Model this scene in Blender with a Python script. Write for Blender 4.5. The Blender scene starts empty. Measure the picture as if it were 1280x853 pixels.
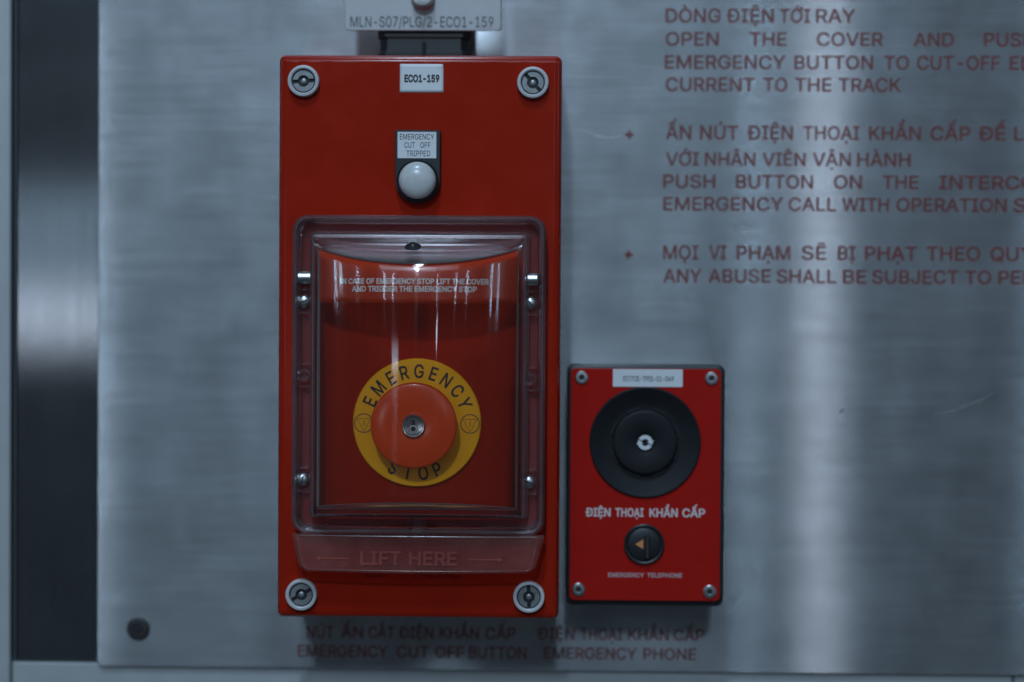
import bpy, bmesh, math, random
from mathutils import Vector, Matrix
from mathutils.geometry import delaunay_2d_cdt

# ------------------------------------------------------------------ camera, world, lamps, exposure
SC = bpy.context.scene
COL = SC.collection
random.seed(7)
MM = 0.001

cam_data = bpy.data.cameras.new("camera")
cam = bpy.data.objects.new("camera", cam_data)
COL.objects.link(cam)
SC.camera = cam
cam_data.sensor_width = 36.0
cam_data.lens = 60.0
cam_data.clip_start = 0.02
cam_data.clip_end = 60.0
PITCH, YAW, ROLL = math.radians(-0.852), math.radians(-1.211), math.radians(0.343)
f = Vector((math.sin(YAW) * math.cos(PITCH), math.cos(YAW) * math.cos(PITCH), math.sin(PITCH)))
r0 = Vector((math.cos(YAW), -math.sin(YAW), 0))
u0 = r0.cross(f)
rt = r0 * math.cos(ROLL) + u0 * math.sin(ROLL)
up = -r0 * math.sin(ROLL) + u0 * math.cos(ROLL)
cam.matrix_world = Matrix(((rt.x, up.x, -f.x, 0), (rt.y, up.y, -f.y, -1.070), (rt.z, up.z, -f.z, 0), (0, 0, 0, 1)))
cam_data.dof.use_dof = True
cam_data.dof.focus_distance = 0.972
cam_data.dof.aperture_fstop = 2.4

world = bpy.data.worlds.new("World")
SC.world = world
world.use_nodes = True
bg = world.node_tree.nodes["Background"]
bg.inputs[0].default_value = (0.55, 0.75, 1.0, 1)
bg.inputs[1].default_value = 0.05

SC.view_settings.view_transform = 'Standard'
SC.view_settings.look = 'None'
SC.view_settings.exposure = 0.0
SC.view_settings.gamma = 1.0
SC.render.engine = 'CYCLES'
SC.cycles.use_denoising = True
SC.cycles.max_bounces = 10
SC.cycles.transparent_max_bounces = 32
SC.cycles.sample_clamp_indirect = 4.0


def lamp(name, loc, target, sx, sy, power, color=(0.56, 0.77, 1.0), shape='RECTANGLE'):
    d = bpy.data.lights.new(name, 'AREA')
    d.shape = shape
    d.size = sx
    d.size_y = sy
    d.energy = power
    d.color = color
    o = bpy.data.objects.new(name, d)
    COL.objects.link(o)
    o.location = loc
    o.rotation_euler = (Vector(target) - Vector(loc)).to_track_quat('-Z', 'Y').to_euler()
    return o


# station lamps behind the camera (metres), with some added for streaks and falloff
lamp("ceiling_lamp_key", (-0.40, -4.0, 2.30), (0, 0, 0), 0.16, 0.24, 43)
lamp("ceiling_lamp_overhead", (-0.32, -2.3, 3.5), (0, 0, 0), 0.22, 0.9, 68)
lamp("ceiling_light_field", (-0.85, -4.5, 2.75), (0, 0, 0), 3.1, 0.8, 21)
lamp("falloff_lamp_inner", (1.05, -4.6, 2.75), (0, 0, 0), 0.65, 0.8, 3.2)  # added lamp, steps the panel's reflection down to the right
lamp("falloff_lamp_outer", (1.62, -4.6, 2.75), (0, 0, 0), 0.45, 0.8, 1.3)  # added lamp, last dimmer step of that falloff
lamp("far_lit_sign_right", (1.60, -9.0, 1.10), (0.1, 0, 0), 0.13, 1.0, 7.5, (0.72, 0.82, 1.0))
lamp("far_lit_sign_left", (-2.94, -9.0, -0.03), (-0.3, 0, 0), 0.60, 0.24, 6.0, (0.72, 0.82, 1.0))
lamp("band_gradient_lamp", (-2.94, -9.0, 0.42), (-0.3, 0, 0), 0.60, 0.62, 4.2)  # added dimmer lamp, fades the strip's bright band upwards
for i, (az, el, h, p) in enumerate(((-61, 15, 0.95, 3.0), (-57, 16, 0.7, 2.2), (-45, 17, 0.5, 1.5), (-26, 17, 0.5, 1.4), (-20, 18, 0.5, 1.5), (-4.5, 25, 0.5, 1.2),
                                    (8.7, 17, 0.5, 1.0), (21, 17, 0.45, 1.2), (29, 17, 0.55, 1.4), (46, 15, 1.0, 3.2), (51, 13, 1.0, 2.2))):
    R_ = 4.4
    a_, e_ = math.radians(az), math.radians(el)
    lamp("streak_lamp_%d" % i, (R_ * math.cos(e_) * math.sin(a_), -R_ * math.cos(e_) * math.cos(a_), R_ * math.sin(e_)), (-0.07, -0.1, 0), 0.026, h, p * 0.8)  # added lamps that draw the streaks on the cover window


# ------------------------------------------------------------------ materials
def new_mat(name):
    m = bpy.data.materials.new(name)
    m.use_nodes = True
    nt = m.node_tree
    for n in list(nt.nodes):
        nt.nodes.remove(n)
    out = nt.nodes.new("ShaderNodeOutputMaterial")
    return m, nt, out


def principled(name, color, rough=0.4, metal=0.0, spec=0.5, coat=0.0, var=0.06, rvar=0.08, scale=60.0, bump=0.0, bump_scale=900.0):
    m, nt, out = new_mat(name)
    b = nt.nodes.new("ShaderNodeBsdfPrincipled")
    tc = nt.nodes.new("ShaderNodeTexCoord")
    n = nt.nodes.new("ShaderNodeTexNoise")
    n.inputs["Scale"].default_value = scale
    n.inputs["Detail"].default_value = 6
    nt.links.new(tc.outputs["Object"], n.inputs["Vector"])
    mr = nt.nodes.new("ShaderNodeMapRange")
    mr.inputs[3].default_value = 1 - var * 1.6
    mr.inputs[4].default_value = 1 + var * 1.6
    nt.links.new(n.outputs[0], mr.inputs[0])
    mx = nt.nodes.new("ShaderNodeVectorMath")
    mx.operation = 'SCALE'
    mx.inputs[0].default_value = color
    nt.links.new(mr.outputs[0], mx.inputs[3])
    nt.links.new(mx.outputs[0], b.inputs["Base Color"])
    r = nt.nodes.new("ShaderNodeMapRange")
    r.inputs[3].default_value = max(0.02, rough - rvar)
    r.inputs[4].default_value = rough + rvar
    nt.links.new(n.outputs[0], r.inputs[0])
    nt.links.new(r.outputs[0], b.inputs["Roughness"])
    b.inputs["Metallic"].default_value = metal
    b.inputs["Specular IOR Level"].default_value = spec
    b.inputs["Coat Weight"].default_value = coat
    if bump:
        n2 = nt.nodes.new("ShaderNodeTexNoise")
        n2.inputs["Scale"].default_value = bump_scale
        n2.inputs["Detail"].default_value = 3
        nt.links.new(tc.outputs["Object"], n2.inputs["Vector"])
        bp = nt.nodes.new("ShaderNodeBump")
        bp.inputs["Strength"].default_value = bump
        bp.inputs["Distance"].default_value = 0.0004
        nt.links.new(n2.outputs[0], bp.inputs["Height"])
        nt.links.new(bp.outputs[0], b.inputs["Normal"])
    nt.links.new(b.outputs[0], out.inputs[0])
    return m


def brushed(name, color, rough, aniso, horizontal=True, cloud=0.10, grain=0.05, soft=0.25):
    """brushed stainless sheet.  UV u runs along the brush lines; highlights spread across them"""
    m, nt, out = new_mat(name)
    L = nt.links
    tg = nt.nodes.new("ShaderNodeTangent")
    tg.direction_type = 'UV_MAP'
    tg.uv_map = "UVMap"
    tc = nt.nodes.new("ShaderNodeTexCoord")

    def noise(scale, detail, rough_=0.6):
        mp = nt.nodes.new("ShaderNodeMapping")
        mp.inputs["Scale"].default_value = scale
        L.new(tc.outputs["Object"], mp.inputs[0])
        n = nt.nodes.new("ShaderNodeTexNoise")
        n.inputs["Scale"].default_value = 1.0
        n.inputs["Detail"].default_value = detail
        n.inputs["Roughness"].default_value = rough_
        L.new(mp.outputs[0], n.inputs["Vector"])
        return n.outputs[0]

    def spread(v, amt):
        r = nt.nodes.new("ShaderNodeMapRange")
        r.inputs[1].default_value = 0.3
        r.inputs[2].default_value = 0.7
        r.inputs[3].default_value = 1 - amt
        r.inputs[4].default_value = 1 + amt
        L.new(v, r.inputs[0])
        return r.outputs[0]

    def times(a_, b_):
        q = nt.nodes.new("ShaderNodeMath")
        q.operation = 'MULTIPLY'
        L.new(a_, q.inputs[0])
        L.new(b_, q.inputs[1])
        return q.outputs[0]

    ax = (lambda along, across: (along, 1.0, across)) if horizontal else (lambda along, across: (across, 1.0, along))
    fine = noise(ax(18.0, 620.0), 4)              # brush lines
    coarse = noise(ax(9.0, 170.0), 5)             # broader bands of the brushing
    hand = noise((22.0, 22.0, 30.0), 7, 0.62)     # smears left by hands and cleaning cloths
    wipe = noise((34.0, 34.0, 9.0), 4, 0.5)       # upright wipe marks
    k = times(times(spread(fine, grain), spread(coarse, grain)), times(spread(hand, cloud), spread(wipe, cloud * 0.6)))
    sc = nt.nodes.new("ShaderNodeVectorMath")
    sc.operation = 'SCALE'
    sc.inputs[0].default_value = color
    L.new(k, sc.inputs[3])
    g1 = nt.nodes.new("ShaderNodeBsdfAnisotropic")
    g1.distribution = 'BECKMANN'
    g1.inputs["Roughness"].default_value = rough
    g1.inputs["Anisotropy"].default_value = aniso
    L.new(tg.outputs[0], g1.inputs["Tangent"])
    L.new(sc.outputs[0], g1.inputs["Color"])
    g2 = nt.nodes.new("ShaderNodeBsdfAnisotropic")   # wider scatter from wear and film
    g2.inputs["Roughness"].default_value = min(0.9, rough * 1.9)
    g2.inputs["Anisotropy"].default_value = 0.3
    L.new(tg.outputs[0], g2.inputs["Tangent"])
    L.new(sc.outputs[0], g2.inputs["Color"])
    mx = nt.nodes.new("ShaderNodeMixShader")
    sm = nt.nodes.new("ShaderNodeMath")
    sm.operation = 'MULTIPLY'
    sm.inputs[1].default_value = soft
    L.new(spread(hand, 0.25), sm.inputs[0])
    L.new(sm.outputs[0], mx.inputs[0])
    L.new(g1.outputs[0], mx.inputs[1])
    L.new(g2.outputs[0], mx.inputs[2])
    L.new(mx.outputs[0], out.inputs[0])
    return m


def clear_plastic(name, tint=(0.93, 0.90, 0.92), haze=0.05, haze_color=(0.55, 0.5, 0.55), rough=0.06, wave=0.0, refl=1.0, aniso=0.0, dust_scale=None, ior=1.45):
    """moulded polycarbonate: clear with Fresnel reflections and a little surface haze"""
    m, nt, out = new_mat(name)
    L = nt.links
    tr = nt.nodes.new("ShaderNodeBsdfTransparent")
    tr.inputs[0].default_value = (*tint, 1)
    gl = nt.nodes.new("ShaderNodeBsdfAnisotropic")
    gl.inputs["Anisotropy"].default_value = aniso
    if aniso:
        tg = nt.nodes.new("ShaderNodeTangent")
        tg.direction_type = 'UV_MAP'
        tg.uv_map = "UVMap"
        L.new(tg.outputs[0], gl.inputs["Tangent"])
    gl.inputs["Roughness"].default_value = rough
    gl.inputs["Color"].default_value = (refl, refl, refl, 1)
    df = nt.nodes.new("ShaderNodeBsdfDiffuse")
    df.inputs[0].default_value = (*haze_color, 1)
    tc = nt.nodes.new("ShaderNodeTexCoord")
    dust = nt.nodes.new("ShaderNodeTexNoise")
    dust.inputs["Scale"].default_value = 45.0
    dust.inputs["Detail"].default_value = 10
    dust.inputs["Roughness"].default_value = 0.7
    if dust_scale:
        dust.inputs["Scale"].default_value = 1.0
        dm = nt.nodes.new("ShaderNodeMapping")
        dm.inputs["Scale"].default_value = dust_scale
        L.new(tc.outputs["Object"], dm.inputs[0])
        L.new(dm.outputs[0], dust.inputs["Vector"])
    else:
        L.new(tc.outputs["Object"], dust.inputs["Vector"])
    dr = nt.nodes.new("ShaderNodeMapRange")
    dr.inputs[1].default_value = 0.3
    dr.inputs[2].default_value = 0.75
    dr.inputs[3].default_value = haze * 0.5
    dr.inputs[4].default_value = haze * 1.7
    L.new(dust.outputs[0], dr.inputs[0])
    tl = nt.nodes.new("ShaderNodeBsdfTranslucent")
    tl.inputs[0].default_value = (*haze_color, 1)
    dt = nt.nodes.new("ShaderNodeMixShader")
    dt.inputs[0].default_value = 0.5
    L.new(df.outputs[0], dt.inputs[1])
    L.new(tl.outputs[0], dt.inputs[2])
    m1 = nt.nodes.new("ShaderNodeMixShader")
    L.new(dr.outputs[0], m1.inputs[0])
    L.new(tr.outputs[0], m1.inputs[1])
    L.new(dt.outputs[0], m1.inputs[2])
    fr = nt.nodes.new("ShaderNodeFresnel")
    fr.inputs[0].default_value = ior
    m2 = nt.nodes.new("ShaderNodeMixShader")
    L.new(fr.outputs[0], m2.inputs[0])
    L.new(m1.outputs[0], m2.inputs[1])
    L.new(gl.outputs[0], m2.inputs[2])
    if wave:
        mp = nt.nodes.new("ShaderNodeMapping")
        mp.inputs["Scale"].default_value = (120.0, 60.0, 9.0)
        L.new(tc.outputs["Object"], mp.inputs[0])
        n = nt.nodes.new("ShaderNodeTexNoise")
        n.inputs["Scale"].default_value = 1.0
        n.inputs["Detail"].default_value = 2
        n.inputs["Roughness"].default_value = 0.5
        L.new(mp.outputs[0], n.inputs["Vector"])
        bp = nt.nodes.new("ShaderNodeBump")
        bp.inputs["Strength"].default_value = wave
        bp.inputs["Distance"].default_value = 0.001
        L.new(n.outputs[0], bp.inputs["Height"])
        L.new(bp.outputs[0], gl.inputs["Normal"])
    L.new(m2.outputs[0], out.inputs[0])
    return m


M = {}
M['panel'] = brushed("brushed_panel_steel", (0.52, 0.54, 0.55), 0.235, 0.87, True, 0.13, 0.07, 0.18)
M['strip'] = brushed("brushed_strip_steel", (0.36, 0.38, 0.39), 0.19, 0.72, False, 0.05, 0.05, 0.10)
M['rail'] = principled("painted_rail_aluminium", (0.42, 0.44, 0.44), 0.45, 0.2, var=0.05)
M['gap'] = principled("dark_backing", (0.02, 0.02, 0.022), 0.7)
M['sign_ink'] = principled("red_sign_ink", (0.16, 0.022, 0.018), 0.5, var=0.1)
M['red'] = principled("red_enclosure_paint", (0.31, 0.015, 0.005), 0.16, rvar=0.05, spec=0.14, var=0.08, bump=0.012, bump_scale=1400)
M['phone_red'] = principled("red_phone_plate", (0.38, 0.012, 0.008), 0.18, rvar=0.02, spec=0.2, var=0.04, bump=0.02)
M['label_red'] = principled("red_label_film", (0.42, 0.030, 0.007), 0.2, var=0.04)
M['button_red'] = principled("red_button_plastic", (0.70, 0.060, 0.008), 0.22, var=0.04)
M['yellow'] = principled("yellow_legend_disc", (0.97, 0.41, 0.001), 0.30, var=0.05)
M['black_ink'] = principled("black_ink", (0.012, 0.012, 0.012), 0.5)
M['grey_ink'] = principled("dark_grey_ink", (0.035, 0.035, 0.04), 0.5)
M['white_ink'] = principled("white_ink", (0.62, 0.56, 0.55), 0.5)
M['worn_ink'] = principled("worn_white_ink", (0.46, 0.36, 0.36), 0.5)
M['highlight_red'] = principled("red_edge_highlight", (0.52, 0.10, 0.06), 0.45, var=0.3, scale=400)  # paler red painted as the bevel's highlight
M['lift_ink'] = principled("orange_red_ink", (0.26, 0.025, 0.008), 0.5)
M['white'] = principled("white_sticker", (0.66, 0.68, 0.69), 0.5, var=0.03)
M['white_lens'] = principled("white_lamp_lens", (0.52, 0.53, 0.52), 0.25, var=0.05, scale=300)
M['black'] = principled("black_plastic", (0.014, 0.015, 0.017), 0.42, var=0.1)
M['black_soft'] = principled("black_matt_plastic", (0.010, 0.011, 0.013), 0.6, spec=0.25, var=0.1)
M['plug'] = principled("dark_plug_plastic", (0.025, 0.023, 0.024), 0.6, var=0.2)
M['screw_ring'] = principled("pale_screw_collar", (0.50, 0.50, 0.51), 0.40, var=0.08, scale=400)
M['screw_core'] = principled("grey_screw_core", (0.28, 0.29, 0.29), 0.36, 0.5, var=0.25, scale=600)
M['dark'] = principled("dark_recess", (0.012, 0.013, 0.015), 0.6)
M['steel'] = principled("zinc_screw_steel", (0.55, 0.56, 0.56), 0.34, 1.0, var=0.15, scale=500)
M['chrome'] = principled("lock_chrome", (0.55, 0.57, 0.60), 0.22, 1.0, var=0.1, scale=400)
M['plate'] = principled("grey_nameplate", (0.42, 0.43, 0.43), 0.42, 0.2, var=0.05)
M['orange'] = principled("orange_mark", (0.62, 0.24, 0.08), 0.5)
M['scuff_light'] = principled("scuffed_steel", (0.42, 0.44, 0.45), 0.5, 1.0, var=0.3, scale=300)
M['scuff_dark'] = principled("grime_spot", (0.10, 0.11, 0.12), 0.6, 0.3, var=0.3, scale=300)
M['clear'] = clear_plastic("clear_cover_frame", (0.98, 0.95, 0.955), 0.08, (0.60, 0.42, 0.44), 0.10, 0.03)
M['rim'] = clear_plastic("edge_glow_rim", (0.97, 0.94, 0.95), 0.13, (0.62, 0.42, 0.44), 0.2, 0.03)  # haze painted in for light gathered along the plastic's edges
M['dome'] = clear_plastic("clear_cover_window", (1.0, 0.99, 0.97), 0.010, (0.60, 0.38, 0.22), 0.035, 0.05, aniso=0.9, dust_scale=(260.0, 90.0, 5.0), ior=1.38)
M['tab'] = clear_plastic("hazed_lift_tab", (0.95, 0.80, 0.77), 0.18, (0.62, 0.27, 0.23), 0.16, 0.03)


# ------------------------------------------------------------------ mesh helpers.  points are (x, z, d) in millimetres,
# d = distance out from the steel panel towards the viewer
WORLD = {}


def W(p):
    return Vector((p[0] * MM, -p[2] * MM, p[1] * MM))


def thing(name, at, label, cat, group=None):
    o = bpy.data.objects.new(name, None)
    COL.objects.link(o)
    o.empty_display_size = 0.02
    o.location = W(at)
    WORLD[o.name] = W(at)
    o["label"] = label
    o["category"] = cat
    if group:
        o["group"] = group
    return o


def obj(name, verts, faces, mat, parent=None, smooth=35, recalc=True, face_out=False, uv=None, solidify=None, label=None):
    pts = [W(v) for v in verts]
    lo = Vector([min(p[i] for p in pts) for i in range(3)])
    hi = Vector([max(p[i] for p in pts) for i in range(3)])
    c = (lo + hi) / 2
    me = bpy.data.meshes.new(name)
    me.from_pydata([p - c for p in pts], [], faces)
    bm = bmesh.new()
    bm.from_mesh(me)
    if recalc:
        bmesh.ops.recalc_face_normals(bm, faces=bm.faces)
    if face_out:
        s = sum(fc.normal.y * fc.calc_area() for fc in bm.faces)
        if s > 0:
            bmesh.ops.reverse_faces(bm, faces=bm.faces)
    bm.to_mesh(me)
    bm.free()
    if smooth:
        for p in me.polygons:
            p.use_smooth = True
        me.set_sharp_from_angle(angle=math.radians(smooth))
    if uv:
        lay = me.uv_layers.new(name="UVMap")
        for lp in me.loops:
            co = me.vertices[lp.vertex_index].co
            lay.data[lp.index].uv = (co.x, co.z) if uv == 'x' else (co.z, -co.x)
    me.materials.append(mat)
    o = bpy.data.objects.new(name, me)
    COL.objects.link(o)
    if parent is not None:
        o.parent = parent
        o.location = c - WORLD[parent.name]
    else:
        o.location = c
    WORLD[o.name] = c
    if solidify:
        sm = o.modifiers.new("thickness", 'SOLIDIFY')
        sm.thickness = solidify * MM
        sm.offset = -1
    if label:
        o["label"] = label
    return o


def tag(o, label, cat=None, kind=None, group=None):
    o["label"] = label
    if cat:
        o["category"] = cat
    if kind:
        o["kind"] = kind
    if group:
        o["group"] = group
    return o


def rrect(x0, x1, z0, z1, r, n=6):
    r = max(0.05, min(r, (x1 - x0) / 2 - 0.01, (z1 - z0) / 2 - 0.01))
    out = []
    for cx, cz, a0 in ((x1 - r, z1 - r, 0), (x0 + r, z1 - r, 90), (x0 + r, z0 + r, 180), (x1 - r, z0 + r, 270)):
        for i in range(n + 1):
            a = math.radians(a0 + 90 * i / n)
            out.append((cx + r * math.cos(a), cz + r * math.sin(a)))
    return out


def loft(loops, cap_first=False, cap_last=False):
    n = len(loops[0])
    V = [p for lp in loops for p in lp]
    F = []
    for k in range(len(loops) - 1):
        for i in range(n):
            j = (i + 1) % n
            F.append((k * n + i, k * n + j, (k + 1) * n + j, (k + 1) * n + i))
    if cap_first:
        F.append(tuple(range(n))[::-1])
    if cap_last:
        F.append(tuple(range((len(loops) - 1) * n, len(loops) * n)))
    return V, F


def slab(x0, x1, z0, z1, r, prof, n=6, back=True, front=True):
    """rounded-rectangle solid; prof = list of (inset, depth) from back to front"""
    return loft([[(x, z, d) for x, z in rrect(x0 + i, x1 - i, z0 + i, z1 - i, r - i if r - i > 0.3 else 0.3, n)] for i, d in prof], back, front)


def lathe(cx, cz, prof, seg=40, back=True, front=True):
    return loft([[(cx + r * math.cos(2 * math.pi * i / seg), cz + r * math.sin(2 * math.pi * i / seg), d) for i in range(seg)] for r, d in prof], back, front)


def merge(*parts):
    V, F = [], []
    for v, fc in parts:
        o = len(V)
        V += list(v)
        F += [tuple(i + o for i in q) for q in fc]
    return V, F


def turn(vf, cx, cz, deg):
    c, s = math.cos(math.radians(deg)), math.sin(math.radians(deg))
    return [(cx + (x - cx) * c - (z - cz) * s, cz + (x - cx) * s + (z - cz) * c, d) for x, z, d in vf[0]], vf[1]


def cyl_between(a, b, r, seg=16):
    a, b = Vector(a), Vector(b)
    ax = (b - a).normalized()
    s = ax.orthogonal().normalized()
    t = ax.cross(s)
    lo = []
    for c, k in ((a, 0.8), (a + ax * r * 0.2, 1), (b - ax * r * 0.2, 1), (b, 0.8)):
        lo.append([tuple(c + (s * math.cos(q) + t * math.sin(q)) * r * k) for q in [2 * math.pi * i / seg for i in range(seg)]])
    return loft(lo, True, True)


# ------------------------------------------------------------------ lettering
_cache = {}
try:        # the sans-serif that ships inside Blender itself
    import os
    FONT = bpy.data.fonts.load(os.path.join(bpy.utils.system_resource('DATAFILES'), "fonts", "Inter.woff2"))
except Exception:
    FONT = None


def fill(polys):
    """triangulate outlines by the non-zero winding rule (the letters' outlines overlap)"""
    vs, es = [], []
    for p in polys:
        o, n = len(vs), len(p)
        vs += [Vector(q) for q in p]
        es += [(o + i, o + (i + 1) % n) for i in range(n)]
    cv, _, cf = delaunay_2d_cdt(vs, es, [], 0, 1e-5)[:3]
    F = []
    for tri in cf:
        cx = sum(cv[i].x for i in tri) / len(tri)
        cy = sum(cv[i].y for i in tri) / len(tri)
        w = 0
        for p in polys:
            for i in range(len(p)):
                (x0, y0), (x1, y1) = p[i - 1], p[i]
                if (y0 <= cy) != (y1 <= cy):
                    if x0 + (cy - y0) / (y1 - y0) * (x1 - x0) > cx:
                        w += 1 if y1 > y0 else -1
        if w:
            F.append(tuple(tri))
    return [(v.x, v.y) for v in cv], F


def glyphs(s, bold=0.0):
    key = (s, bold)
    if key in _cache:
        return _cache[key]
    cu = bpy.data.curves.new("lettering_source", 'FONT')
    cu.body = s
    if FONT:
        cu.font = FONT
    o = bpy.data.objects.new("lettering_source", cu)
    COL.objects.link(o)
    dg = bpy.context.evaluated_depsgraph_get()
    oe = o.evaluated_get(dg)
    tc = oe.to_curve(dg)
    polys = []
    for sp in tc.splines:
        bp = sp.bezier_points
        out = []
        for i in range(len(bp)):
            p, q = bp[i], bp[(i + 1) % len(bp)]
            n = 1 if p.handle_right_type == 'VECTOR' and q.handle_left_type == 'VECTOR' else 6
            p0, p1, p2, p3 = p.co, p.handle_right, q.handle_left, q.co
            if ((p1 - p0).cross(p3 - p0).length + (p2 - p3).cross(p0 - p3).length) < 1e-6:
                n = 1
            for k in range(n):
                t = k / n
                c = p0 * (1 - t) ** 3 + p1 * 3 * t * (1 - t) ** 2 + p2 * 3 * t * t * (1 - t) + p3 * t ** 3
                if not out or (c.x - out[-1][0]) ** 2 + (c.y - out[-1][1]) ** 2 > 1e-9:
                    out.append((c.x, c.y))
        if len(out) > 2 and (out[0][0] - out[-1][0]) ** 2 + (out[0][1] - out[-1][1]) ** 2 < 1e-9:
            out.pop()
        if len(out) > 2:
            polys.append(out)
    oe.to_curve_clear()
    bpy.data.objects.remove(o)
    bpy.data.curves.remove(cu)
    if bold:                       # push every outline outwards
        area = lambda p: sum(p[i - 1][0] * p[i][1] - p[i][0] * p[i - 1][1] for i in range(len(p)))
        sg = 1 if sum(area(p) for p in polys) > 0 else -1
        np_ = []
        for p in polys:
            q = []
            n = len(p)
            for i in range(n):
                a, b, c = Vector(p[i - 1]), Vector(p[i]), Vector(p[(i + 1) % n])
                t1, t2 = (b - a).normalized(), (c - b).normalized()
                n1, n2 = Vector((t1.y, -t1.x)), Vector((t2.y, -t2.x))
                m = n1 + n2
                m = m / max(0.5, m.dot(n1)) if m.length > 1e-4 else n1
                q.append(tuple(b + m * bold * sg))
            np_.append(q)
        polys = np_
    _cache[key] = fill(polys)
    return _cache[key]


CAP = max(v[1] for v in glyphs("H")[0])


def word(s, x0, x1, z, h, d=0.15, bold=0.0):
    """flat word whose cap height is h, its baseline at z, fitted between x0 and x1"""
    V, F = glyphs(s, bold)
    a, b = min(v[0] for v in V), max(v[0] for v in V)
    kx, kz = (x1 - x0) / (b - a), h / CAP
    return [(x0 + (v[0] - a) * kx, z + v[1] * kz, d) for v in V], F


def line(words, z, h, d=0.15, bold=0.0):
    return merge(*[word(s, a, b, z, h, d, bold) for s, a, b in words])


def letter_at(s, cx, cz, h, deg, d, bold=0.0, squeeze=1.0):
    V, F = glyphs(s, bold)
    a, b = min(v[0] for v in V), max(v[0] for v in V)
    k = h / CAP
    c, sn = math.cos(math.radians(deg)), math.sin(math.radians(deg))
    out = []
    for v in V:
        x, z = (v[0] - (a + b) / 2) * k * squeeze, v[1] * k - h / 2
        out.append((cx + x * c - z * sn, cz + x * sn + z * c, d))
    return out, F


def ink(name, vf, mat, parent, label=None):
    return obj(name, vf[0], vf[1], mat, parent, smooth=0, recalc=False, face_out=True, label=label)


def stroke(pts, w, d, closed=False):
    V, F = [], []
    n = len(pts)
    for i, p in enumerate(pts):
        q0 = pts[i - 1] if (i or closed) else p
        q1 = pts[(i + 1) % n] if (i < n - 1 or closed) else p
        t = Vector((q1[0] - q0[0], q1[1] - q0[1])).normalized()
        V += [(p[0] - t.y * w / 2, p[1] + t.x * w / 2, d), (p[0] + t.y * w / 2, p[1] - t.x * w / 2, d)]
    for i in range(n if closed else n - 1):
        j = (i + 1) % n
        F.append((2 * i, 2 * i + 1, 2 * j + 1, 2 * j))
    return V, F


def arc(cx, cz, r, a0, a1, n=24):
    return [(cx + r * math.cos(math.radians(a0 + (a1 - a0) * i / n)), cz + r * math.sin(math.radians(a0 + (a1 - a0) * i / n))) for i in range(n + 1)]


# ------------------------------------------------------------------ the setting: steel wall
V, F = slab(-460, 480, -330, 380, 1, [(0, -30), (0, -9)])
tag(obj("wall_backing", V, F, M['gap'], smooth=0), "dark backing behind the joints of the steel wall", kind="structure")
V, F = slab(-336.3, -262, -221.0, 380, 0.6, [(0, -8.8), (0, -5.2), (0.5, -4.6)])
tag(obj("wall_strip", V, F, M['strip'], uv='z'), "narrow dark brushed steel strip left of the big panel", kind="structure")
V, F = slab(-337.6, -336.6, -221.0, 380, 0.2, [(0, -8.8), (0.1, -3.4)])
tag(obj("wall_strip_edge", V, F, M['scuff_dark']), "thin dull lip along the strip's left edge", kind="structure")
V, F = slab(-460, -339.6, -330, 380, 1.2, [(0, -8.8), (0, -1.6), (0.8, -0.8)])
tag(obj("wall_rail_left", V, F, M['rail']), "pale blue grey upright rail at the far left edge", kind="structure")
V, F = slab(-338.9, 292.4, -330, -221.9, 0.8, [(0, -8.8), (0, -4.0), (0.7, -3.2)])
tag(obj("wall_rail_bottom", V, F, M['rail']), "pale blue grey rail under the steel panel", kind="structure")
V, F = slab(293.6, 480, -330, -221.9, 0.8, [(0, -8.8), (0, -4.0), (0.7, -3.2)])
tag(obj("wall_rail_bottom", V, F, M['rail']), "end piece of the bottom rail right of the joint", kind="structure")
V, F = slab(-284.0, 470, -223.2, 372, 5, [(0, -2.6), (0, -0.5), (0.5, 0)], n=8)
panel = tag(obj("wall_panel", V, F, M['panel'], uv='x'), "big brushed stainless steel wall panel printed with red instructions", kind="structure")

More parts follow.
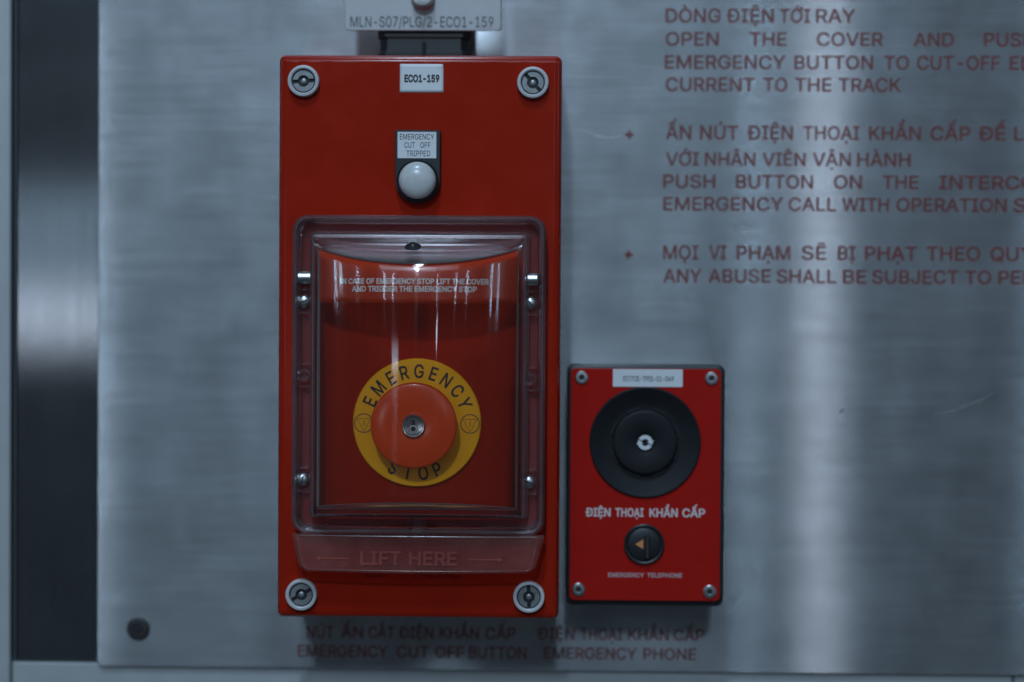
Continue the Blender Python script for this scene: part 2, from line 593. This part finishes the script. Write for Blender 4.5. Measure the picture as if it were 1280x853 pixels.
LINES = [
    (183.7, 8.3, [('DÒNG', 72.1, 106.3), ('ĐIỆN', 110.0, 139.3), ('TỚI', 142.8, 162.2), ('RAY', 165.7, 190.0)]),
    (169.3, 8.1, [('OPEN', 72.2, 105.1), ('THE', 124.5, 147.4), ('COVER', 166.3, 207.5), ('AND', 226.3, 251.1), ('PUSH', 269.9, 301.5)]),
    (154.8, 8.2, [('EMERGENCY', 71.8, 147.0), ('BUTTON', 152.5, 201.2), ('TO', 208.1, 223.5), ('CUT-OFF', 228.4, 279.9), ('ELECTRIC', 285.9, 344.2)]),
    (140.9, 8.2, [('CURRENT', 72.4, 127.7), ('TO', 133.2, 148.1), ('THE', 153.1, 175.5), ('TRACK', 179.9, 218.7)]),
    (110.9, 8.3, [('ẤN', 72.6, 88.6), ('NÚT', 94.1, 118.0), ('ĐIỆN', 123.5, 151.9), ('THOẠI', 158.3, 193.1), ('KHẨN', 199.1, 231.3), ('CẤP', 237.3, 262.1), ('ĐỂ', 267.0, 283.8), ('LIÊN', 289.3, 316.0)]),
    (94.5, 8.1, [('VỚI', 72.8, 93.6), ('NHÂN', 97.2, 128.6), ('VIÊN', 133.1, 160.0), ('VẬN', 164.4, 187.8), ('HÀNH', 191.8, 225.0)]),
    (80.5, 8.1, [('PUSH', 71.4, 103.8), ('BUTTON', 116.8, 164.6), ('ON', 177.5, 194.9), ('THE', 207.8, 230.1), ('INTERCOM', 243.0, 314.3)]),
    (66.5, 8.1, [('EMERGENCY', 71.5, 146.3), ('CALL', 149.7, 179.1), ('WITH', 182.6, 211.9), ('OPERATION', 216.6, 284.9), ('STAFF', 289.2, 327.8)]),
    (36.0, 8.4, [('MỌI', 71.7, 93.7), ('VI', 100.1, 111.1), ('PHẠM', 117.6, 151.0), ('SẼ', 158.0, 173.4), ('BỊ', 180.4, 191.3), ('PHẠT', 197.3, 229.6), ('THEO', 235.5, 268.8), ('QUY', 275.2, 301.9)]),
    (21.5, 8.1, [('ANY', 71.8, 95.8), ('ABUSE', 99.8, 138.7), ('SHALL', 142.6, 179.5), ('BE', 183.5, 198.4), ('SUBJECT', 201.9, 255.5), ('TO', 259.5, 275.8), ('PENALTY', 280.3, 335.7)]),
    (-203.4, 7.0, [('NÚT', -151.1, -133.8), ('ẤN', -129.3, -115.4), ('CẮT', -111.8, -95.5), ('ĐIỆN', -92.7, -71.0), ('KHẨN', -67.0, -42.3), ('CẤP', -38.3, -19.2)]),
    (-203.2, 7.0, [('ĐIỆN', -5.4, 17.7), ('THOẠI', 21.2, 47.8), ('KHẨN', 51.4, 76.9), ('CẤP', 79.9, 99.0)]),
    (-215.6, 7.2, [('EMERGENCY', -156.6, -99.5), ('CUT', -94.0, -73.8), ('OFF', -69.8, -51.6), ('BUTTON', -48.6, -12.4)]),
    (-215.4, 7.1, [('EMERGENCY', -1.3, 57.0), ('PHONE', 61.0, 94.1)]),
]
for z, h, ws in LINES:
    ink("lettering", line(ws, z, h, 0.12, 0.011), M['sign_ink'], panel)
for z in (113.5, 38.6):
    ink("bullet_mark", merge(stroke([(47.4, z), (52.6, z)], 1.5, 0.12), stroke([(50, z - 2.6), (50, z + 2.6)], 1.5, 0.13)), M['sign_ink'], panel)


def scuff(pts, w, mat):
    n = len(pts)
    V, F = stroke(pts, 1, 0.1)
    for i in range(n):          # taper towards the ends
        k = w * math.sin(math.pi * (i + 0.35) / (n - 0.3)) * random.uniform(0.7, 1.2)
        c = pts[i]
        for j in (0, 1):
            v = V[2 * i + j]
            V[2 * i + j] = (c[0] + (v[0] - c[0]) * k, c[1] + (v[1] - c[1]) * k, 0.1)
    ink("scuff", (V, F), mat, panel)


scuff([(18, 117), (24, 115), (30, 112.5), (36, 111.5), (42, 112), (47, 113)], 1.3, M['scuff_light'])
scuff([(242, -60), (252, -58), (262, -54), (270, -51), (278, -46)], 0.7, M['scuff_light'])
scuff([(181.5, -59.5), (183.5, -58.5), (185.5, -56.5)], 1.4, M['scuff_dark'])

# ------------------------------------------------------------------ bolt cap in the panel
t = thing("bolt_cap", (-257.6, -199.1, 0), "round dark bolt cap near the panel's lower left corner", "bolt cap")
V, F = lathe(-257.6, -199.1, [(7.2, 0.1), (7.2, 1.0), (6.6, 1.9), (4.2, 2.4), (3.6, 2.4), (3.3, 1.4)], 32)
obj("cap", V, F, M['plug'], t)
V, F = lathe(-257.6, -199.1, [(2.0, 1.45), (2.0, 2.0), (0.6, 2.2)], 6)
obj("centre_pin", V, F, M['dark'], t)

# ------------------------------------------------------------------ nameplate and the black gland on top of the box
t = thing("cable_gland", (-76, 151.6, 17), "black cable gland between the red box and grey nameplate", "cable gland")
poly = [(-105, 8), (-105, 26), (-100, 32), (-53, 32), (-48, 26), (-48, 8), (-53, 2), (-100, 2)]
lo = []
for z, k in ((151.7, 0.97), (153, 1.0), (160.0, 1.0), (161, 0.95), (168, 0.95), (169, 1.0), (212, 1.0), (213, 0.97)):
    lo.append([(-76.5 + (x + 76.5) * k, z, 17 + (d - 17) * k) for x, d in poly])
V, F = loft(lo, True, True)
obj("gland_body", V, F, M['black'], t, smooth=25)
V, F = slab(-77.5, -75.5, 153, 166, 0.8, [(0, 30), (0, 32.6), (0.4, 33.0)])
obj("moulding_ridge", V, F, M['black_soft'], t)

t = thing("nameplate", (-77, 172, 34), "pale grey nameplate with black code above the red box", "nameplate")
V, F = slab(-124.4, -29.7, 172.3, 222, 2.2, [(0, 33.4), (0, 34.8), (0.3, 35.2)])
obj("plate", V, F, M['plate'], t)
ink("lettering", word("MLN-S07/PLG/2-ECO1-159", -121.0, -34.3, 174.4, 6.3, 35.4), M['grey_ink'], t)
V, F = lathe(-76.9, 192.0, [(7.4, 35.3), (7.4, 36.4), (6.7, 36.8), (6.7, 43), (5.9, 44.2), (3.0, 44.4), (2.8, 42)], 32)
obj("bolt", V, F, M['steel'], t)

# ------------------------------------------------------------------ the red emergency stop box
box = thing("emergency_stop_box", (-75.2, -177.2, 0), "tall red emergency stop box with key-locked button and white lamp", "switch box")
V, F = slab(-157.6, 7.2, -177.2, 151.2, 4.0, [(0.4, 0.3), (0, 1), (0, 52), (1.2, 52.6), (1.2, 54.2), (0, 54.8), (0, 74.5), (0.5, 77.2), (1.8, 79.2), (3.0, 79.8), (4.6, 80.0)], n=6)
obj("enclosure", V, F, M['red'], box, smooth=30)

for cx, cz, ang in ((-142.5, 135.1, 4), (-9.7, 134.6, -48), (-142.6, -163.0, 30), (-10.2, -163.1, 92)):
    V, F = lathe(cx, cz, [(9.1, 80.05), (9.2, 83.2), (8.8, 84.0), (7.7, 84.2), (7.0, 83.7), (6.85, 81.3)], 40)
    scr = obj("lid_screw", V, F, M['screw_ring'], box)
    # two half-moon segments leave the slot between them, with a round socket in the middle
    for side in (0, 1):
        pts = []
        a_s = math.degrees(math.asin(1.1 / 6.2))
        outer = arc(cx, cz, 6.2, a_s, 180 - a_s, 18)
        a_i = math.degrees(math.asin(1.1 / 3.4))
        inner = arc(cx, cz, 3.4, 180 - a_i, a_i, 12)
        lp = outer + inner
        v, fc = loft([[(x, z, d) for x, z in lp] for d in (81.35, 82.7)], False, True)
        v, fc = turn((v, fc), cx, cz, ang + 180 * side)
        obj("slotted_core", v, fc, M['screw_core'], scr, smooth=25)
    v, fc = lathe(cx, cz, [(1.7, 81.35), (1.6, 81.9), (1.0, 82.2), (0.2, 82.3)], 20)
    obj("centre_pin", v, fc, M['screw_core'], scr)
    v, fc = lathe(cx, cz, [(6.8, 81.31), (6.79, 81.33)], 32)
    obj("slot_floor", v, fc, M['dark'], scr)

# bevel highlight along the lid's upper edge, painted as thin paler strips
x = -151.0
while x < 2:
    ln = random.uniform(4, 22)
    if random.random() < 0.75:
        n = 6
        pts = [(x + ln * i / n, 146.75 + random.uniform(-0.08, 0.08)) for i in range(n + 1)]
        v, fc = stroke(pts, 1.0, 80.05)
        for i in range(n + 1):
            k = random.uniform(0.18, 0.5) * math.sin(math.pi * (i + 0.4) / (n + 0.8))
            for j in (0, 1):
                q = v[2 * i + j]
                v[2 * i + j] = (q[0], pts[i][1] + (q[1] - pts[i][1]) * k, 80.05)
        ink("edge_highlight", (v, fc), M['highlight_red'], box)
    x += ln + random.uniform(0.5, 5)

# sticker ECO1-159 with a curled corner
V, F = [], []
nx, nz = 14, 10
for j in range(nz + 1):
    for i in range(nx + 1):
        x, z = -86.8 + 25.2 * i / nx, 129.1 + 16.4 * j / nz
        k = max(0.0, ((x + 61.6) + (z - 145.5)) / 6.0 + 0.75)
        V.append((x - 0.5 * k * k, z - 0.5 * k * k, 80.12 + 1.6 * k * k))
for j in range(nz):
    for i in range(nx):
        a = j * (nx + 1) + i
        F.append((a, a + 1, a + nx + 2, a + nx + 1))
st = obj("sticker", V, F, M['white'], box, recalc=False, face_out=True, solidify=0.08)
ink("lettering", word("ECO1-159", -84.2, -63.9, 135.2, 3.9, 80.3, 0.035), M['black_ink'], st)

# indicator lamp with its legend
il = [(x, z) for x, z in arc(-75.9, 77.5, 13.0, 180, 360, 24)] + [(-62.9, 106.8), (-89.2, 107.0)]
V, F = loft([[(x, z, d) for x, z in il] for d in (80.05, 84.2)] + [[(-75.9 + (x + 75.9) * 0.975, 88 + (z - 88) * 0.985, 84.8) for x, z in il]], True, True)
holder = obj("lamp_holder", V, F, M['black'], box, smooth=25)
V, F = slab(-87.6, -65.1, 90.4, 105.7, 0.4, [(0, 84.85), (0.1, 85.15)])
lg = obj("legend_plate", V, F, M['white'], holder, smooth=0)
ink("lettering", merge(word("EMERGENCY", -86.3, -66.5, 101.3, 3.2, 85.25), word("CUT", -83.6, -77.6, 96.5, 3.2, 85.25), word("OFF", -74.4, -68.6, 96.5, 3.2, 85.25), word("TRIPPED", -82.4, -68.7, 91.7, 3.2, 85.25)), M['black_ink'], holder)
V, F = lathe(-75.8, 77.5, [(12.0, 84.6), (12.0, 87.5), (11.4, 88.2), (10.8, 88.0)], 48)
obj("bezel", V, F, M['black_soft'], holder)
V, F = lathe(-75.8, 77.5, [(10.75, 86.5), (10.7, 88.6), (10.2, 90.2), (9.2, 91.6), (7.6, 92.7), (5.2, 93.5), (2.6, 93.9), (0.3, 94.0)], 48)
obj("lamp_lens", V, F, M['white_lens'], holder, smooth=60)

# yellow legend disc, black lettering and the red key-release mushroom button
CX, CZ = -75.7, -62.4
V, F = lathe(CX, CZ, [(37.2, 80.05), (37.2, 82.2), (36.6, 82.9), (20, 82.9)], 80)
disc = obj("legend_disc", V, F, M['yellow'], box)
DL = 83.05
lets = []
for s, a in zip("EMERGENCY", (156, 138.5, 120.5, 104.5, 88, 71.5, 55.5, 38.5, 22.5)):
    lets.append(letter_at(s, CX + 29.9 * math.cos(math.radians(a)), CZ + 29.9 * math.sin(math.radians(a)), 7.6, a - 90, DL, 0.014, 0.80))
ink("lettering", merge(*lets), M['black_ink'], disc)
lets = []
for s, a in zip("STOP", (-117.5, -100, -82.5, -66)):
    lets.append(letter_at(s, CX + 29.4 * math.cos(math.radians(a)), CZ + 29.4 * math.sin(math.radians(a)), 7.6, a + 90, DL, 0.014, 0.80))
ink("lettering", merge(*lets), M['black_ink'], disc)
for sx in (-1, 1):
    sx0, sz0 = CX + sx * 30.8, CZ - 0.4
    tri = [(sx0 - 4.0, sz0 + 2.6), (sx0 + 4.0, sz0 + 2.6), (sx0, sz0 - 4.6)]
    ink("stop_symbol", merge(stroke(arc(sx0, sz0, 5.4, 0, 360, 40)[:-1], 0.5, DL, True), stroke(tri, 0.45, DL + 0.02, True),
                             stroke([(sx0, sz0 + 1.5), (sx0, sz0 - 1.5)], 0.4, DL + 0.01)), M['grey_ink'], disc)
BX, BZ = CX - 0.7, CZ - 0.7
V, F = lathe(BX, BZ, [(17.0, 82.95), (17.0, 91.0), (23.4, 91.6), (24.5, 92.6), (24.7, 95.0), (24.65, 97.8), (24.2, 98.7), (23.2, 99.1), (15, 99.3), (8.6, 99.4), (7.4, 99.1)], 64)
btn = obj("stop_button", V, F, M['button_red'], box, smooth=50)
V, F = lathe(BX, BZ, [(6.6, 98.5), (6.6, 101.4), (6.2, 101.9), (5.5, 101.8), (5.0, 101.1), (2.6, 100.8)], 40)
obj("key_lock", V, F, M['chrome'], btn)
V, F = lathe(BX, BZ - 1.7, [(2.2, 100.9), (2.2, 101.5), (1.6, 101.7), (1.3, 100.9)], 20)
obj("key_plug", V, F, M['screw_ring'], btn)
v1 = slab(BX - 0.9, BX + 0.9, BZ - 2.0, BZ + 3.4, 0.7, [(0, 100.8), (0, 101.55)], 4)
v2 = lathe(BX, BZ - 1.7, [(1.25, 100.8), (1.25, 101.75)], 16)
V, F = merge(v1, v2)
obj("keyhole", V, F, M['dark'], btn, smooth=0)

# ------------------------------------------------------------------ clear hinged protective cover
cov = thing("protective_cover", (-74.4, -126.5, 80), "clear moulded lift-up plastic cover over the stop button", "cover")
X0, X1, Z0, Z1 = -147.2, -1.5, -126.6, 57.2
prof = [(0, 80.2), (0, 91.2), (0.6, 93.4), (1.8, 94.2), (3.0, 93.6), (3.5, 91.0), (3.9, 85.8), (4.8, 84.4), (9.0, 84.4), (9.9, 85.8), (10.3, 92.0), (10.9, 94.0), (12.0, 94.7), (13.4, 94.7)]
V, F = loft([[(x, z, d) for x, z in rrect(X0 + i, X1 - i, Z0 + i, Z1 - i, max(9.0 - i * 0.7, 2.0), 8)] for i, d in prof])
fr_ = obj("cover_frame", V, F, M['clear'], cov, smooth=50, face_out=True, solidify=1.4)
fr_.data.materials.append(M['rim'])  # raised rims take the painted edge glow
for p in fr_.data.polygons:
    if max(-1000 * fr_.data.vertices[i].co.y + 87.45 for i in p.vertices) > 89:
        p.material_index = 1

DX0, DX1, DZ0, DZ1, DB = X0 + 13.3, X1 - 13.3, Z0 + 13.3, Z1 - 13.3, 94.6
HALF = (DX1 - DX0) / 2
DXC = (DX0 + DX1) / 2
RAD = (59.0 ** 2 + 20.0 ** 2) / 40.0


def bulge(u):
    return 7.0 + math.sqrt(RAD ** 2 - (59.0 * u) ** 2) - (RAD - 20.0)


def zlim(e):
    return DZ0 + 0.25 * e, DZ1 - 0.50 * e


def front(u, z, e=None):
    """outer face of the window at column u and height z"""
    e = bulge(u) if e is None else e
    zb, zt = zlim(e)
    s = max(0.0, ((z - zb) / (zt - zb) - 0.55) / 0.45)
    return DB + e - min(6.0, 0.8 * e) * s * s


cols = [(-1.0, 0.0), (-1.0, 1.2), (-0.998, 4.0), (-0.99, 6.3)]
cols += [(-0.97 + 1.94 * i / 56, None) for i in range(57)]
cols += [(0.99, 6.3), (0.998, 4.0), (1.0, 1.2), (1.0, 0.0)]
V, F = [], []
NR = 0
for u, e in cols:
    ee = bulge(u) if e is None else e
    x = DXC + HALF * u
    zb, zt = zlim(ee)
    path = [(DZ0, DB), (DZ0 + 0.6 * (zb - DZ0), DB + 0.6 * ee)]
    rf = min(3.2, ee * 0.3)
    for k in range(5):                 # lower fillet
        q = k / 4
        a, b, c = Vector((zb - 0.22 * rf, DB + ee - rf)), Vector((zb, DB + ee)), Vector((zb + rf, DB + ee))
        p = a * (1 - q) ** 2 + b * 2 * q * (1 - q) + c * q * q
        path.append((p.x, p.y))
    n_f = 30
    for k in range(1, n_f):
        z = zb + rf + (zt - rf - zb - rf) * k / n_f
        path.append((z, front(u, z, ee)))
    ft, fz = front(u, zt - rf, ee), zt - rf
    for k in range(6):                 # upper fillet
        q = k / 5
        a, b, c = Vector((fz, ft)), Vector((zt - 0.2 * rf, ft - 0.25 * rf)), Vector((zt + 0.44 * rf, DB + (ft - DB) - 1.3 * rf))
        p = a * (1 - q) ** 2 + b * 2 * q * (1 - q) + c * q * q
        path.append((p.x, p.y))
    lz, ld = path[-1]
    path += [(lz + (DZ1 - lz) * 0.5, ld + (DB - ld) * 0.5), (DZ1, DB)]
    NR = len(path)
    V += [(x, z, d) for z, d in path]
for i in range(len(cols) - 1):
    for j in range(NR - 1):
        a = i * NR + j
        F.append((a, a + 1, a + NR + 1, a + NR))
win = obj("cover_window", V, F, M['dome'], cov, smooth=40, face_out=True, solidify=1.7, uv='x')

win.data.materials.append(M['rim'])        # haze painted in: edge glow on side walls and lower edge, grey top slope
for k, p in enumerate(win.data.polygons):
    i, j = divmod(k, NR - 1)
    if i < 3 or i > len(cols) - 5 or j < 1 or j >= NR - 3:
        p.material_index = 1

# red instruction label behind the window's upper edge
ZL = 6.6
V, F = [], []
nu, nz = 60, 8
for i in range(nu + 1):
    u = -0.975 + 1.95 * i / nu
    zt = zlim(bulge(u))[1] - 2.6
    for j in range(nz + 1):
        z = ZL + (zt - ZL) * j / nz
        V.append((DXC + HALF * u, z, front(u, z) - 2.5))
for i in range(nu):
    for j in range(nz):
        a = i * (nz + 1) + j
        F.append((a, a + 1, a + nz + 2, a + nz + 1))
lab = obj("instruction_label", V, F, M['label_red'], cov, recalc=False, face_out=True, solidify=0.15)


def on_window(vf, off):
    return [(x, z, front(max(-0.99, min(0.99, (x - DXC) / HALF)), z) - off) for x, z, d in vf[0]], vf[1]


def px_line(s, x0, x1, z, h):
    return on_window(word(s, x0, x1, z, h, 0, 0.03), 2.3)


ink("lettering", px_line("IN CASE OF EMERGENCY STOP LIFT THE COVER", -118.2, -33.6, 17.5, 2.9), M['white_ink'], lab)
ink("lettering", px_line("AND TRIGGER THE EMERGENCY STOP", -110.8, -40.2, 13.2, 2.9), M['white_ink'], lab)

# lift tab along the bottom edge
V, F = [], []
rows = 12
colsn = 40
for j in range(rows + 1):
    q = j / rows
    z = -126.0 - 21.3 * q
    x0, x1 = -147.0 + 5.2 * max(0, q - 0.1) / 0.9, -1.7 - 5.6 * max(0, q - 0.1) / 0.9
    if q > 0.8:                        # rounded lower corners
        k = (q - 0.8) / 0.2
        ins = 4.2 * (1 - math.sqrt(max(0, 1 - k * k)))
        x0 += ins
        x1 -= ins
    d = 91.5 + 3.0 * q ** 1.2
    for i in range(colsn + 1):
        p = i / colsn
        V.append((x0 + (x1 - x0) * p, z - 0.8 * math.sin(math.pi * p) * q, d + 1.2 * math.sin(math.pi * p)))
for j in range(rows):
    for i in range(colsn):
        a = j * (colsn + 1) + i
        F.append((a, a + 1, a + colsn + 2, a + colsn + 1))
tab = obj("lift_tab", V, F, M['tab'], cov, smooth=60, recalc=False, face_out=True, solidify=2.0)


def on_tab(vf, off=0.25):
    out = []
    for x, z, d in vf[0]:
        q = min(1, max(0, (-126.0 - z) / 21.3))
        out.append((x, z, 91.5 + 3.0 * q ** 1.2 + 1.2 * math.sin(math.pi * (x + 147) / 145) + off))
    return out, vf[1]


ink("lettering", on_tab(word("LIFT", -107.0, -83.6, -143.2, 7.4, 0, 0.02)), M['lift_ink'], tab)
ink("lettering", on_tab(word("HERE", -79.0, -51.5, -143.2, 7.4, 0, 0.02)), M['lift_ink'], tab)
for sx, xa in ((-1, -113), (1, -45)):
    st1 = stroke([(xa, -140.0), (xa + sx * 6, -140.0), (xa + sx * 12, -140.0), (xa + sx * 17, -140.0)], 0.8, 0)
    tri = ([(xa + sx * 17, -138.6, 0), (xa + sx * 20, -140, 0), (xa + sx * 17, -141.4, 0)], [(0, 1, 2)])
    ink("arrow_mark", on_tab(merge(st1, tri)), M['lift_ink'], tab)

# latch, hinge pins, fixing screws and moulded bosses
v1 = slab(-80.2, -78.6, -126.4, -115.6, 0.4, [(0, 84.5), (0, 95.0), (0.3, 95.4)])
v2 = slab(-70.4, -68.8, -126.4, -115.6, 0.4, [(0, 84.5), (0, 95.0), (0.3, 95.4)])
v3 = slab(-78.5, -70.5, -125.8, -116.8, 0.5, [(0, 84.5), (0, 92.0), (0.6, 92.8)])
V, F = merge(v1, v2, v3)
obj("latch", V, F, M['clear'], cov)
for cx, cz in ((-140.4, 21.2), (-9.9, 20.8)):
    V, F = cyl_between((cx - 4.1, cz, 88.6), (cx + 4.1, cz, 88.6), 3.5, 20)
    obj("hinge_pin", V, F, M['steel'], cov)
for cx, cz, an in ((-141.2, 7.5, 20), (-10.3, 7.2, 130), (-141.6, -95.6, 75), (-10.6, -96.0, 160)):
    V, F = lathe(cx, cz, [(3.7, 84.5), (3.8, 86.2), (3.2, 87.6), (1.8, 88.2), (0.3, 88.3)], 24)
    sc = obj("fixing_screw", V, F, M['steel'], cov, smooth=50)
    v, fc = turn(slab(cx - 2.6, cx + 2.6, cz - 0.4, cz + 0.4, 0.1, [(0, 87.0), (0, 88.4)], 2), cx, cz, an)
    obj("slot", v, fc, M['dark'], sc, smooth=0)
for cx, cz in ((-140.9, -35.3), (-10.4, -36.6)):
    v1 = lathe(cx, cz, [(3.9, 84.5), (3.9, 88.6), (3.4, 89.2), (2.6, 89.2), (2.3, 88.6), (2.3, 85.0)], 28)
    v2 = slab(cx - 4.4, cx + 4.4, cz + 6.0, cz + 7.0, 0.3, [(0, 84.5), (0, 88.0), (0.3, 88.4)])
    v3 = slab(cx - 4.4, cx + 4.4, cz - 7.0, cz - 6.0, 0.3, [(0, 84.5), (0, 88.0), (0.3, 88.4)])
    V, F = merge(v1, v2, v3)
    obj("moulded_boss", V, F, M['clear'], cov)
for cx, cz in ((-141.6, -95.6), (-10.6, -96.0), (-141.2, 7.5), (-10.3, 7.2)):
    v2 = slab(cx - 4.4, cx + 4.4, cz + 6.4, cz + 7.4, 0.3, [(0, 84.5), (0, 88.0), (0.3, 88.4)])
    v3 = slab(cx - 4.4, cx + 4.4, cz - 7.4, cz - 6.4, 0.3, [(0, 84.5), (0, 88.0), (0.3, 88.4)])
    V, F = merge(v2, v3)
    obj("moulded_rib", V, F, M['clear'], cov)
# dark captive screw on the sloping top of the window
V, F = [], []
lo = []
for rr_, hh in ((4.6, 0.0), (4.6, 0.7), (3.4, 1.2), (2.4, 1.3), (2.2, 2.2), (1.2, 2.7), (0.2, 2.8)):
    lo.append([(-76.6 + rr_ * math.cos(2 * math.pi * i / 24), 38.2 + hh + rr_ * math.sin(2 * math.pi * i / 24) * 0.42, 107.6 - rr_ * math.sin(2 * math.pi * i / 24) * 0.9) for i in range(24)])
V, F = loft(lo, True, True)
obj("captive_screw", V, F, M['black'], cov)

# ------------------------------------------------------------------ emergency telephone
ph = thing("emergency_phone", (58.8, -174.4, 0), "small red and black emergency telephone right of the red box", "telephone")
V, F = slab(11.6, 106.6, -174.5, -28.9, 4.5, [(1.0, 0.3), (0.6, 30), (0, 34), (0, 40.8), (0.8, 42.2), (1.8, 42.6)])
obj("housing", V, F, M['black'], ph, smooth=30)
pc = (58.6, -75.6)
outl = rrect(13.8, 104.0, -170.9, -31.4, 3.0, 8)
dense = []
for i in range(len(outl)):
    a, b = outl[i], outl[(i + 1) % len(outl)]
    k = max(1, int(math.hypot(b[0] - a[0], b[1] - a[1]) / 6))
    dense += [(a[0] + (b[0] - a[0]) * j / k, a[1] + (b[1] - a[1]) * j / k) for j in range(k)]
hole = []
for x, z in dense:
    a = math.atan2(z - pc[1], x - pc[0])
    hole.append((pc[0] + 33.5 * math.cos(a), pc[1] + 33.5 * math.sin(a)))
mid = (58.9, -101)
ins = [(mid[0] + (x - mid[0]) * 0.994, mid[1] + (z - mid[1]) * 0.996) for x, z in dense]
V, F = loft([[(x, z, 42.7) for x, z in dense], [(x, z, 44.5) for x, z in dense], [(x, z, 45.0) for x, z in ins], [(x, z, 45.0) for x, z in hole], [(x, z, 43.0) for x, z in hole]])
plate = obj("face_plate", V, F, M['phone_red'], ph, smooth=25)
V, F = lathe(*pc, [(33.4, 42.7), (33.4, 45.9), (32.6, 46.5), (31.6, 46.2), (24.0, 43.2), (21.2, 42.9)], 64)
dish = obj("speaker_dish", V, F, M['black_soft'], ph, smooth=40)
V, F = lathe(*pc, [(19.4, 42.95), (19.4, 45.4), (18.8, 46.0), (17.6, 46.2), (6.4, 46.2), (5.9, 45.9), (5.7, 45.3)], 56)
knob = obj("call_button", V, F, M['black_soft'], ph, smooth=40)
for a0 in (20, 65, 110, 155, 205, 250, 295, 340):
    ar = arc(*pc, 20.6, a0 - 12, a0 + 12, 10)
    v, fc = stroke(ar, 0.9, 43.3)
    lo2 = [(x, z, 44.1) for x, z, d in v]
    obj("grille_rib", *merge((lo2, fc), (v, fc)), M['black'], dish, smooth=0)
av = []
for k in (0, 180):
    av.append(stroke(arc(*pc, 3.3, 15 + k, 150 + k, 14), 2.3, 46.35))
    a = math.radians(15 + k)
    tx, tz = pc[0] + 3.3 * math.cos(a), pc[1] + 3.3 * math.sin(a)
    dx, dz = math.sin(a), -math.cos(a)
    ox, oz = math.cos(a), math.sin(a)
    av.append(([(tx + ox * 2.0, tz + oz * 2.0, 46.37), (tx - ox * 2.0, tz - oz * 2.0, 46.37), (tx + dx * 2.6, tz + dz * 2.6, 46.37)], [(0, 1, 2)]))
ink("arrow_symbol", merge(*av), M['white'], knob)
V, F = slab(39.0, 80.9, -42.3, -31.7, 0.5, [(0, 45.05), (0.1, 45.3)])
st = obj("sticker", V, F, M['white'], ph, smooth=0)
ink("lettering", word("ST/7CE-TPIS-01-049", 45.0, 75.5, -38.9, 3.0, 45.42, 0.01), M['grey_ink'], st)
ink("lettering", line([("ĐIỆN", 23.2, 38.2), ("THOẠI", 41.0, 58.0), ("KHẨN", 61.5, 78.5), ("CẤP", 81.2, 94.9)], -120.2, 4.8, 45.15, 0.022), M['white_ink'], plate)
ink("lettering", line([("EMERGENCY", 37.0, 58.6), ("TELEPHONE", 60.4, 81.4)], -156.7, 2.5, 45.15, 0.02), M['worn_ink'], plate)
bc = (58.4, -136.8)
V, F = lathe(*bc, [(12.2, 45.05), (12.2, 46.4), (11.4, 47.0), (10.4, 46.6), (10.2, 45.6)], 40)
ss = obj("selector_switch", V, F, M['black'], ph, smooth=40)
V, F = lathe(*bc, [(10.1, 45.6), (9.8, 46.4), (8, 47.0), (4, 47.3), (0.3, 47.4)], 40)
obj("switch_face", V, F, M['black'], ss, smooth=50)
V, F = slab(bc[0] + 0.4, bc[0] + 3.2, bc[1] - 8.6, bc[1] + 6.2, 1.2, [(0, 46.6), (0.1, 49.4), (0.7, 50.2)])
obj("switch_grip", V, F, M['plug'], ss)
ink("pointer_mark", ([(bc[0] - 5.4, bc[1] + 0.2, 47.6), (bc[0] - 0.6, bc[1] - 2.6, 47.6), (bc[0] - 0.6, bc[1] + 3.2, 47.6)], [(0, 1, 2)]), M['orange'], ss)
for cx, cz in ((20.3, -36.9), (98.1, -36.9), (19.2, -164.4), (98.0, -165.0)):
    V, F = lathe(cx, cz, [(4.0, 45.05), (4.0, 45.7), (3.4, 46.2), (2.0, 46.3), (1.8, 45.3)], 28)
    sc = obj("plate_screw", V, F, M['steel'], ph)
    V, F = lathe(cx, cz, [(1.75, 45.32), (1.7, 45.36)], 6)
    obj("hex_socket", V, F, M['dark'], sc, smooth=0)
